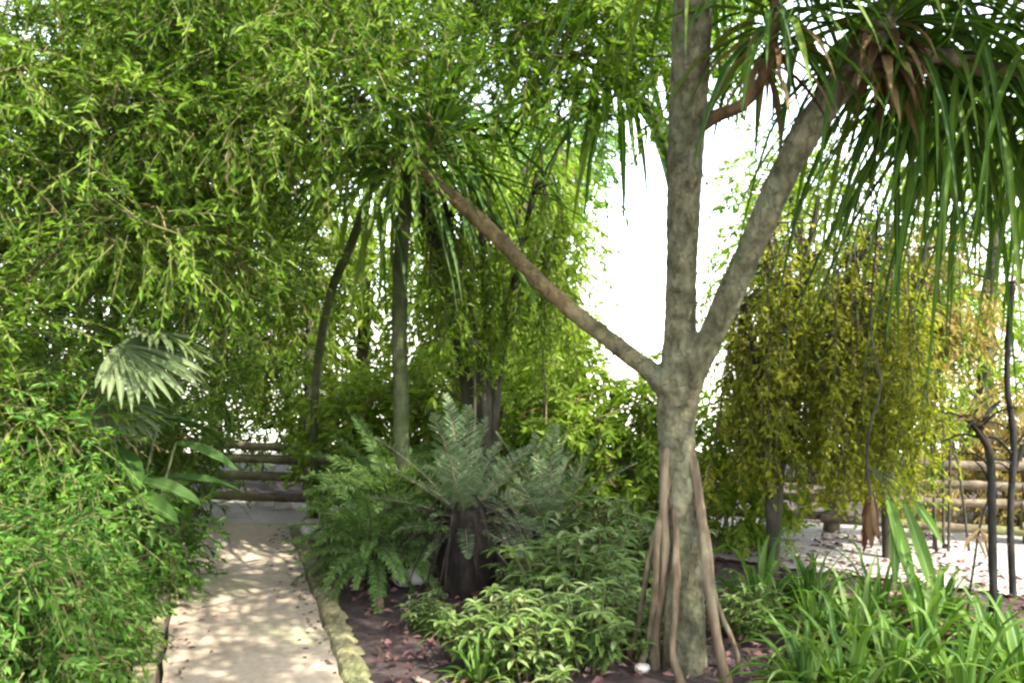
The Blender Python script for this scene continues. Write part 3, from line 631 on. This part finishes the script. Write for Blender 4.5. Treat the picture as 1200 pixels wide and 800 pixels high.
cy = frond_plant('cycad', 'silvery blue-green cycad with stiff fronds over a shade-darkened stump, centre of the bed', 'cycad', ground(545, 6.05), cyc, 44, None, .5, (86, -20), (.34, .8), (.15, .17, .13, M['cycad_bark']))
mb = MB(); rosette(mb, np.array([0, 0, .6]), (0, 0, 1), 46, .5, .02, droop=(1.5, 3.5), open_=(1.2, 1.9), rad=.1); mb.build('dead_frond_skirt', M['cycad_bark'], cy)  # near-black skirt: deep shade beneath the fronds is put into its colour
frond_plant('cycad', 'smaller silvery cycad behind the right shoulder of the big one', 'cycad', ground(640, 6.6), cyc, 28, None, .3, (86, 5), (.5, .8), (.1, .11, .09, M['cycad_bark']))
GF = 'soft ferns beside the path'
frond_plant('fern', 'soft light green fern nearest the kerb, left of the cycad stump', 'fern', ground(436, 6.1), frd, 48, None, .3, (80, -5), (.6, .95), (.04, .05, .04, M['cycad_bark']), GF)
frond_plant('fern', 'soft fern beside the bend of the path, furthest back', 'fern', ground(446, 7.0), frd, 44, None, .42, (80, -5), (.6, .9), (.05, .05, .04, M['cycad_bark']), GF)
frond_plant('fern', 'taller fern between the path bend and the silvery cycad', 'fern', ground(458, 6.5), frd, 50, None, .48, (80, -10), (.7, 1.05), (.05, .05, .04, M['cycad_bark']), GF)

# ------------------------------------------------------------------ ground cover and lilies
def cover_proto():
    t = thing('ground_cover_plant', 'x', 'plant', (0, 0, 0), 'low pale-edged plants in the bed')
    st, lf = MB(), MB()
    for k in range(34):
        a = rng.uniform(0, 6.28); r = rng.uniform(.02, .3); h = rng.uniform(.08, .36) * (1 - .8 * r)
        b = np.array([math.cos(a) * r * .4, math.sin(a) * r * .4, -.02]); tp = np.array([math.cos(a) * r, math.sin(a) * r, h])
        tube(st, [b, (b + tp) / 2 + [0, 0, .04], tp], [.004, .0035, .003], n=6, seg=5, close=False)
        for z in (.45, .7, 1.):
            m = 6; ph = rng.uniform(0, 6.28) + np.arange(m) * 6.283 / m; d = np.c_[np.cos(ph), np.sin(ph), rng.uniform(.1, .8, m)]
            p = b + (tp - b) * z; strips(lf, np.tile(p, (m, 1)), d, np.tile(UP, (m, 1)), rng.uniform(.045, .1, m), rng.uniform(.015, .026, m), .9, 4, 'lance', .2)
    st.build('stem', M['twig'], t); lf.build('foliage', M['cover'], t); return t
cp = cover_proto(); cp2 = cover_proto()
spots = [(572, 4.7, .9, 'at the mulch edge, lowest left'), (625, 4.6, 1.2, 'at the bottom edge left of the screw pine'), (690, 4.75, 1.2, 'just left of the prop roots at the bottom'), (740, 5.0, 1.1, 'tucked against the left prop roots'),
         (632, 5.5, 1.0, 'in front of the cycad stump, right side'), (655, 5.4, 1.5, 'midway between the cycad and the screw pine'), (715, 5.6, 1.45, 'behind the left prop roots'), (640, 5.9, 1.1, 'beside the cycad stump on the right'), (680, 6.2, 1.6, 'under the small cycad'), (745, 6.3, 1.6, 'behind the trunk, furthest back'),
         (500, 5.3, .6, 'a sparse seedling on the mulch below the stump'), (868, 5.2, .8, 'right of the screw pine trunk'), (605, 5.0, .85, 'in the second row from the bottom left'), (660, 5.0, 1.05, 'in the second row, below the middle of the bed'), (700, 5.25, 1., 'a step left of the trunk in the middle row')]
for q, (px, Y, sc, w) in enumerate(spots):
    src = (cp, cp2)[q % 2]; loc = ground(px, Y); lab = 'low pale-edged leafy plant ' + w
    if q < 2: src.location = loc; src.scale = (sc,) * 3; src.rotation_euler = (0, 0, q); src['label'] = lab
    else: dup(src, loc, rng.uniform(0, 6.28), sc, lab)

def lily_proto(n=42, L=.5):
    t = thing('lily_clump', 'x', 'plant', (0, 0, 0), 'strap-leaved lilies in the lower right')
    mb = MB(); k = np.arange(n); a = k * 2.39996; th = .15 + 1.05 * (k / n) + rng.normal(0, .12, n)
    d = np.c_[np.sin(th) * np.cos(a), np.sin(th) * np.sin(a), np.cos(th)]
    strips(mb, np.c_[np.cos(a) * .03, np.sin(a) * .03, np.full(n, -.01)], d, d * np.array([-1, -1, 0]) + UP * .6, L * rng.uniform(.65, 1.15, n), .034 * rng.uniform(.8, 1.25, n), rng.uniform(.7, 1.8, n), 8, 'strap', .3, 0, 1.6, wave=.04)
    mb.build('foliage', M['lily'], t)
    mb = MB(); n = 12; a = rng.uniform(0, 6.28, n); d = np.c_[np.cos(a), np.sin(a), rng.uniform(.2, 1.2, n)]
    strips(mb, np.zeros((n, 3)) + [0, 0, .01], d, np.tile(UP, (n, 1)), rng.uniform(.3, .45, n), .028, 1.2, 6, 'strap', .3, 0); mb.build('dead_leaf', M['strap_dead'], t); return t
lp, lp2 = lily_proto(), lily_proto(36, .56)
lil = [(945, 4.3, .95, 'leftmost at the bottom edge'), (995, 4.2, 1.0, 'second from the left at the bottom edge'), (1050, 4.25, 1.1, 'at the bottom edge below the hanging bud'), (1130, 4.15, 1.05, 'at the bottom edge before the dark stems'), (1205, 4.3, 1.1, 'in the bottom right corner'),
       (955, 4.95, .9, 'in the second row near the trunk'), (1005, 4.85, 1.1, 'in the second row, left of the hanging bud'), (1085, 4.8, 1.05, 'in the second row, under the hanging bud'), (1165, 4.75, .95, 'at the foot of the dark stems'),
       (890, 5.6, 1.0, 'in the back row beside the trunk, partly pale'), (950, 5.75, .9, 'in the back row against the sunlit gravel'), (1030, 5.45, .95, 'in the back row under the hanging bud, against the gravel'), (1100, 5.4, .9, 'in the back row beside the wiry slanting stem'), (560, 4.45, .5, 'small and low, at the bottom edge beside the mulch'), (600, 4.7, .45, 'small, between the pale-edged plants near the bottom'), (522, 5.15, .35, 'tiny, on the bare mulch below the stump')]
for q, (px, Y, sc, w) in enumerate(lil):
    src = (lp, lp2)[q % 2]; loc = ground(px, Y); lab = 'arching strap-leaved lily clump ' + w
    if q < 2: src.location = loc; src.scale = (sc,) * 3; src['label'] = lab
    else: dup(src, loc, rng.uniform(0, 6.28), sc, lab)

# ------------------------------------------------------------------ trees and shrubs behind
TM = [M['canopy'], M['twig'], M['dark_bark']]
tb = ground(566, 7.3)
cl = np.concatenate([fill([(430, -60, 840, 50, 5.9, 7.6), (620, -60, 820, 70, 5.7, 7.4)], 44, .42)])
shade_clusters = np.array([[rng.uniform(.6, 1.8) if k < 85 else rng.uniform(2.4, 3.4), rng.uniform(.9, 4.3), rng.uniform(3.75, 4.5)] for k in range(103)])  # out-of-view leaf clusters added to shade the path and the right-hand crowns
shade_clusters = shade_clusters[[all(np.linalg.norm(p - q) > .36 for q in shade_clusters[:k]) for k, p in enumerate(shade_clusters)]]
cl = np.concatenate([cl, shade_clusters])
leafy('tree', 'dark leaning tree spreading a bright canopy over the top of the picture', 'tree', tb,
      [([tb + [0, 0, -.1], at(556, 480, 7.3), at(540, 390, 7.25), at(515, 300, 7.2), at(500, 200, 7.1), at(520, 60, 7.), at(590, -30, 6.8), at(700, -60, 6.4)], .09),
       ([at(590, -30, 6.8), np.array([.5, 4.6, 4.3]), np.array([.9, 3.2, 4.3]), np.array([1.5, 1.9, 4.2]), np.array([1.7, 1.1, 4.1])], .022), ([np.array([.5, 4.6, 4.3]), np.array([1.7, 3.8, 4.4]), np.array([2.8, 3.4, 4.3])], .02)], cl, TM,  # these two unseen stems only carry the added shade clusters
      rad=.36, nspray=40, twig=.3, nl=13, L=.085, W=.024, droop=.4, stemname='trunk', limb=.016, crown='crown', seg=14, rough=.03)
GB = 'trees beyond the rail fence'
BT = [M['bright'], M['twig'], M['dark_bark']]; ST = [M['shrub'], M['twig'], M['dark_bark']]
def back_tree(label, px, Y, rects, n, mats, r=.1, lean=0., **k):
    b = np.array([(px - 600.) / F * Y, Y, float(terrain(0, Y))]); cl = fill(rects, n, k.pop('gap', .55)); tp = cl[np.argmax(cl[:, 2])]
    st = [([b + [0, 0, -.1], b + (tp - b) * np.array([.2, .2, .4]) + [lean, 0, 0], b + (tp - b) * np.array([.6, .6, .75]), tp], r)]
    kk = dict(rad=.55, nspray=40, twig=.42, nl=12, L=.13, W=.04, droop=.45, group=GB, stemname='trunk', limb=.02, crown='crown', seg=10); kk.update(k)
    return leafy('tree', label, 'tree', b, st, cl, mats, **kk)
back_tree('bright leafy tree behind the two slender palms', 425, 11, [(370, 240, 440, 340, 10, 12), (330, 330, 385, 520, 10, 12), (400, 490, 470, 540, 10, 11)], 18, BT)
back_tree('green tree hung with creepers behind the middle of the left branch', 590, 9.6, [(500, 190, 640, 430, 9.2, 10.6)], 30, BT, droop=.9)
back_tree('sunlit yellow-green tree at the left of the white sky', 690, 12.5, [(590, 190, 660, 420, 12, 14), (680, 300, 705, 330, 12, 13)], 16, BT)
back_tree('thin pale tree behind the right branch', 960, 11.5, [(860, 180, 1010, 470, 11, 13)], 26, BT, nspray=24)
back_tree('pale tree at the far right behind the hanging leaves', 1150, 10.5, [(1020, 120, 1260, 470, 10, 12)], 30, BT, nspray=22)
back_tree('light feathery tree behind the bend of the path', 360, 9.4, [(275, 190, 375, 400, 9.2, 10.4), (280, 400, 350, 440, 9.4, 10.)], 18, BT, rad=.42, nspray=34, twig=.4, L=.12, W=.025, droop=1.1, r=.05)
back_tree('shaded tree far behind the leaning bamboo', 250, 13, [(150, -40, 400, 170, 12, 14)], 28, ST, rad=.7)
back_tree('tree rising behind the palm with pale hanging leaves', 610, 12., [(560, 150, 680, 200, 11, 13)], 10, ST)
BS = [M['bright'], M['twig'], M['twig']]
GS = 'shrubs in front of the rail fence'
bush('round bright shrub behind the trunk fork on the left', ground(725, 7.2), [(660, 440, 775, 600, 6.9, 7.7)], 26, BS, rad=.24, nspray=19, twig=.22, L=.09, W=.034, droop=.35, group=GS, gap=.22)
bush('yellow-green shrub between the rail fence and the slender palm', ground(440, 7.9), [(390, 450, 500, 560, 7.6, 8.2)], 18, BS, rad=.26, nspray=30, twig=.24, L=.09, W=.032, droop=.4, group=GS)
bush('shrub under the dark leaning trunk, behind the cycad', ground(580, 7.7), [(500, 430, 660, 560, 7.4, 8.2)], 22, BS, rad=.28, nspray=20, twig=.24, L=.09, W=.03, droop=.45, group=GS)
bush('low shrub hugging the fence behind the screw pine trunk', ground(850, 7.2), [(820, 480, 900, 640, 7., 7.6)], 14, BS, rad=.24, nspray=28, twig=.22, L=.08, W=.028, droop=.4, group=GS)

# ------------------------------------------------------------------ weeping tree with olive leaves, right
def weeping(label, base, tops, curtains, mats, n, group, L=.05, W=.018, dens=26):
    base = np.asarray(base, float); t = thing('weeping_tree', label, 'tree', base, group)
    wood, lf = MB(), MB(); cv = []
    for tp in tops:
        c, _ = tube(wood, [base + [0, 0, -.05], base + (tp - base) * [.2, .2, .5], tp], [.035, .028, .015], n=18, seg=9); cv.append(c)
    wood.build('trunk', mats[2], t, base); sp_ = np.concatenate(cv); hw = MB()
    for k in range(n):
        r = curtains[rng.choice(len(curtains))]; Y = rng.uniform(r[4], r[5]); px = rng.uniform(r[0], r[2]); y0 = rng.uniform(r[1], r[1] + (r[3] - r[1]) * .5); y1 = y0 + (r[3] - y0) * rng.uniform(.5, 1.)
        a, b = at(px, y0, Y), at(px + rng.normal(0, 18), y1, Y); b[2] = max(b[2], .15)
        m = (a + b) / 2 + rng.normal(0, .05, 3); q = sp_[np.argmin(np.sum((sp_ - a) ** 2, 1))]
        tube(hw, [q, (q + a) / 2 + [0, 0, .15 * np.linalg.norm(a - q)], a, m, b], [.008, .006, .004, .003, .002], n=14, seg=5, close=False)
        nn = max(6, int(dens * np.linalg.norm(b - a) / .5)); tt = rng.uniform(0, 1, nn); pp = curve([a, m, b], 20); pos = np.stack([np.interp(tt, np.linspace(0, 1, 20), pp[:, j]) for j in range(3)], -1)
        d = rdir(nn) * .7 + np.array([0, 0, -.55]); sprays(lf, pos, d, .1, 5, L, W, 0, 1, .5)
    hw.build('hanging_branch', mats[2], t, base); lf.build('crown', [mats[0], mats[1]], t, base, smooth=False); return t
GW = 'weeping trees right of the fork'
OM = [M['olive'], M['twig'], M['dark_bark']]
weeping('weeping tree with small olive leaves hanging right of the trunk fork', ground(905, 6.5), [at(900, 240, 6.4), at(960, 230, 6.4), at(870, 330, 6.3), at(1030, 260, 6.4)], [(850, 300, 935, 580, 6., 6.8), (890, 225, 1080, 590, 6., 6.8), (960, 280, 1080, 600, 6., 6.8)], OM, 175, GW, .046, .024, 12)
weeping('leafy climber draped over the dark leaning trunk', ground(575, 7.0), [at(560, 215, 6.9), at(520, 230, 6.8), at(630, 200, 6.8)], [(480, 200, 660, 470, 6.3, 6.9)], [M['bright'], M['twig'], M['dark_bark']], 34, None, .07, .026, 12)
weeping('paler weeping tree behind the hanging red bud', ground(1040, 6.9), [at(1040, 250, 6.9), at(1090, 270, 7.), at(1000, 300, 6.8)], [(980, 260, 1090, 600, 6.6, 7.3), (1030, 290, 1130, 520, 6.8, 7.4)], BT, 60, GW, .05, .022, 11)
OC = [M['ochre'], M['twig'], M['dark_bark']]
bush('dry tan shrub behind the fence at the right edge', ground(1180, 8.1), [(1085, 470, 1260, 610, 7.8, 8.4)], 24, OC, rad=.24, nspray=26, twig=.2, L=.08, W=.02, droop=.7, group='dry shrubs by the fence', gap=.2)
bush('tan withered shrub hanging behind the paler weeping tree', ground(1110, 7.1), [(1060, 270, 1130, 430, 6.9, 7.3)], 12, OC, rad=.22, nspray=20, twig=.22, L=.08, W=.024, droop=.8, group='dry shrubs by the fence', gap=.2)

# dark bare stems and the hanging bud
def bare(label, pts, r, twigs):
    base = np.array([pts[0][0], pts[0][1], 0.]); t = thing('bare_sapling', label, 'sapling', base, 'dark bare stems at the right edge')
    mb = MB(); c, _ = tube(mb, [base + [0, 0, -.05]] + list(pts), np.linspace(r * 1.1, r * .8, len(pts) + 1), n=40, seg=9, rough=.09); mb.build('stem', M['black_bark'], t, base)
    twigs = list(twigs) + [(k, c[int(k * 39)] + np.array([rng.choice([-1, 1]) * rng.uniform(.06, .22), rng.normal(0, .08), rng.uniform(-.12, .25)]), r * .3) for k in rng.uniform(.3, .98, 5)]
    tuft = c[-1] if len(pts) > 4 else c[int(.7 * 39)]; n = 14 if len(pts) > 4 else 5
    mb = MB(); strips(mb, np.tile(tuft, (n, 1)) + rng.normal(0, .012, (n, 3)), rdir(n) + np.array([.2, -.1, .1]), rdir(n), rng.uniform(.06, .2, n), rng.uniform(.012, .035, n), rng.uniform(.6, 2., n), 5, 'lance', .4, wave=.15); mb.build('dead_leaf', M['strap_dead'], t, base)
    for (k, tp, rr) in twigs:
        b = MB(); a = c[int(k * 39)]; tube(b, [a, (a + tp) / 2 + [0, 0, .03], tp], [rr, rr * .8, rr * .5], n=10, seg=7, rough=.06); b.build('twig', M['black_bark'], t, base)
bare('thick dark bare stem with a crooked stubby top at the right edge', [at(1166, 760, 4.95), at(1163, 640, 4.95), at(1162, 560, 4.93), at(1158, 525, 4.9), at(1148, 508, 4.88), at(1140, 494, 4.86)], .021, [(.86, at(1172, 470, 4.9), .014), (.8, at(1185, 530, 4.95), .012), (.9, at(1134, 500, 4.8), .014)])
bare('thinner dark bare stem just right of the thick one', [at(1187, 700, 5.9), at(1184, 600, 5.9), at(1188, 520, 5.9), at(1180, 440, 5.9), at(1186, 330, 5.9)], .02, [(.5, at(1210, 500, 5.9), .01)])
bare('slanting wiry stem on the sunlit gravel', [at(1132, 735, 5.35), at(1140, 670, 5.4), at(1150, 610, 5.4), at(1168, 560, 5.4)], .007, [])
hb = at(1024, 215, 5.4)
hv = thing('hanging_flower', 'red-brown hanging bud on a crooked stalk with drooping leaves', 'flower', hb)
mb = MB(); c, _ = tube(mb, [hb, at(1028, 260, 5.4), at(1020, 380, 5.4), at(1032, 450, 5.4), at(1019, 500, 5.4), at(1016, 545, 5.4), at(1020, 580, 5.4)], [.005, .005, .005, .006, .008, .009, .011], n=40, seg=8, rough=.05); mb.build('stalk', M['dark_bark'], hv, hb)
mb = MB(); n = 16; a = np.arange(n) * 2.4; d = np.c_[np.cos(a) * .3, np.sin(a) * .3, np.full(n, -1.)]
strips(mb, np.tile(c[-1] + [0, 0, .02], (n, 1)) + np.c_[np.cos(a), np.sin(a), -np.arange(n) * .6] * .016, d, np.c_[np.cos(a), np.sin(a), np.zeros(n)], rng.uniform(.12, .24, n), rng.uniform(.028, .05, n), 1.2, 7, 'lance', -.3, wave=.08); mb.build('bud', M['bud'], hv, hb)
for (p, tip, w) in [((1040, 585), (1062, 700), .075), ((1060, 590), (1088, 712), .08), ((1048, 590), (1040, 690), .06), ((1070, 585), (1100, 640), .05)]:
    mb = MB(); a, b = at(*p, 5.3), at(*tip, 5.25); strips(mb, [a], [norm(b - a) + [0.05, -.1, .2]], [np.array([.1, -1., .2])], np.linalg.norm(b - a), w, .4, 8, 'lance', .2); lf = mb.build('leaf', M['lily'], hv, hb)
    mb = MB(); tube(mb, [c[33], (c[33] + a) / 2 + [0, 0, .04], a], [.005, .004, .003], n=8, seg=6); o = mb.build('leaf_stalk', M['green_bark'], hv, hb)
# creepers hanging behind the left branch
GV = 'bare creepers hanging from the canopy'
for (pts, r, lab) in [([(548, 180), (556, 280), (553, 380), (557, 470), (551, 560)], .009, 'pale straight creeper hanging beside the dark leaning trunk'), ([(630, 140), (640, 260), (634, 370), (640, 470), (636, 560)], .007, 'thin creeper hanging under the middle of the left branch'),
                      ([(585, 120), (575, 240), (590, 340), (583, 440)], .007, 'short wavy creeper between the two longer ones')]:
    P = [at(*p, 6.9) for p in pts]; mb = MB(); tube(mb, P, [r] * len(P), n=30, seg=7, rough=.06); tag(mb.build('creeper', M['vine'], None, P[0]), lab, 'creeper', GV)

# pale stones
for (px, py, s, lab) in [(312, 592, .085, 'white rounded stone at the foot of the fence, left'), (332, 596, .075, 'pale flat stone at the foot of the fence, right of the white one'), (478, 684, .08, 'pale stone at the foot of the fern by the stump'), (566, 682, .05, 'small pale stone below the stump, right side'), (584, 676, .045, 'smallest pale stone, right of the stump'),
                         (180, 690, .09, 'grey stone beside the left edging of the path'), (372, 628, .11, 'flat pale slab where the path bends'), (752, 786, .03, 'small pale stone against the prop roots')]:
    Y = 1.6 * F / (py - HY); c = ground(px, Y); mb = MB(); rock(mb, c + [0, 0, s * .5], (s * 1.2, s, s * .7)); tag(mb.build('stone', M['stone'], None, c), lab, 'stone', 'loose pale stones')

# ------------------------------------------------------------------ light, sky, camera
SUN = norm(np.array([.50, -.42, .85]))
el = math.asin(SUN[2]); az = math.atan2(SUN[0], SUN[1])
w = bpy.data.worlds.new('World'); S.world = w; w.use_nodes = True
nt = w.node_tree; nt.nodes.clear()
sk = nt.nodes.new('ShaderNodeTexSky'); sk.sky_type = 'NISHITA'; sk.sun_disc = False; sk.sun_elevation = el; sk.sun_rotation = az; sk.dust_density = 1.; sk.air_density = 1.; sk.ozone_density = 1.
bg = nt.nodes.new('ShaderNodeBackground'); bg.inputs[1].default_value = .15; ow = nt.nodes.new('ShaderNodeOutputWorld')
hs = nt.nodes.new('ShaderNodeHueSaturation'); hs.inputs['Saturation'].default_value = .4
nt.links.new(sk.outputs[0], hs.inputs['Color']); nt.links.new(hs.outputs[0], bg.inputs[0]); nt.links.new(bg.outputs[0], ow.inputs[0])
sl = bpy.data.lights.new('sun', 'SUN'); sl.energy = 2.7; sl.angle = R(.53); sl.color = (1, .95, .87)
so = bpy.data.objects.new('sun', sl); COL.objects.link(so)
from mathutils import Vector
so.rotation_euler = Vector(-SUN).to_track_quat('-Z', 'Y').to_euler(); so.location = (6, 4, 12)
cam = bpy.data.cameras.new('camera'); co = bpy.data.objects.new('camera', cam); COL.objects.link(co)
co.location = (0, 0, CAMZ); co.rotation_euler = (R(90), 0, 0)
cam.sensor_width = 36; cam.lens = 36 * F / 1200; cam.shift_y = -(400 - HY) / 1200; cam.clip_end = 2000; cam.clip_start = .05
S.camera = co
S.view_settings.view_transform = 'Standard'; S.view_settings.look = 'None'; S.view_settings.gamma = 1; S.view_settings.use_curve_mapping = False
S.view_settings.exposure = 3.0
S.cycles.max_bounces = 8; S.cycles.diffuse_bounces = 5; S.cycles.transmission_bounces = 6; S.cycles.use_denoising = True
S.cycles.pixel_filter_type = 'BLACKMAN_HARRIS'; S.cycles.filter_width = 2.5
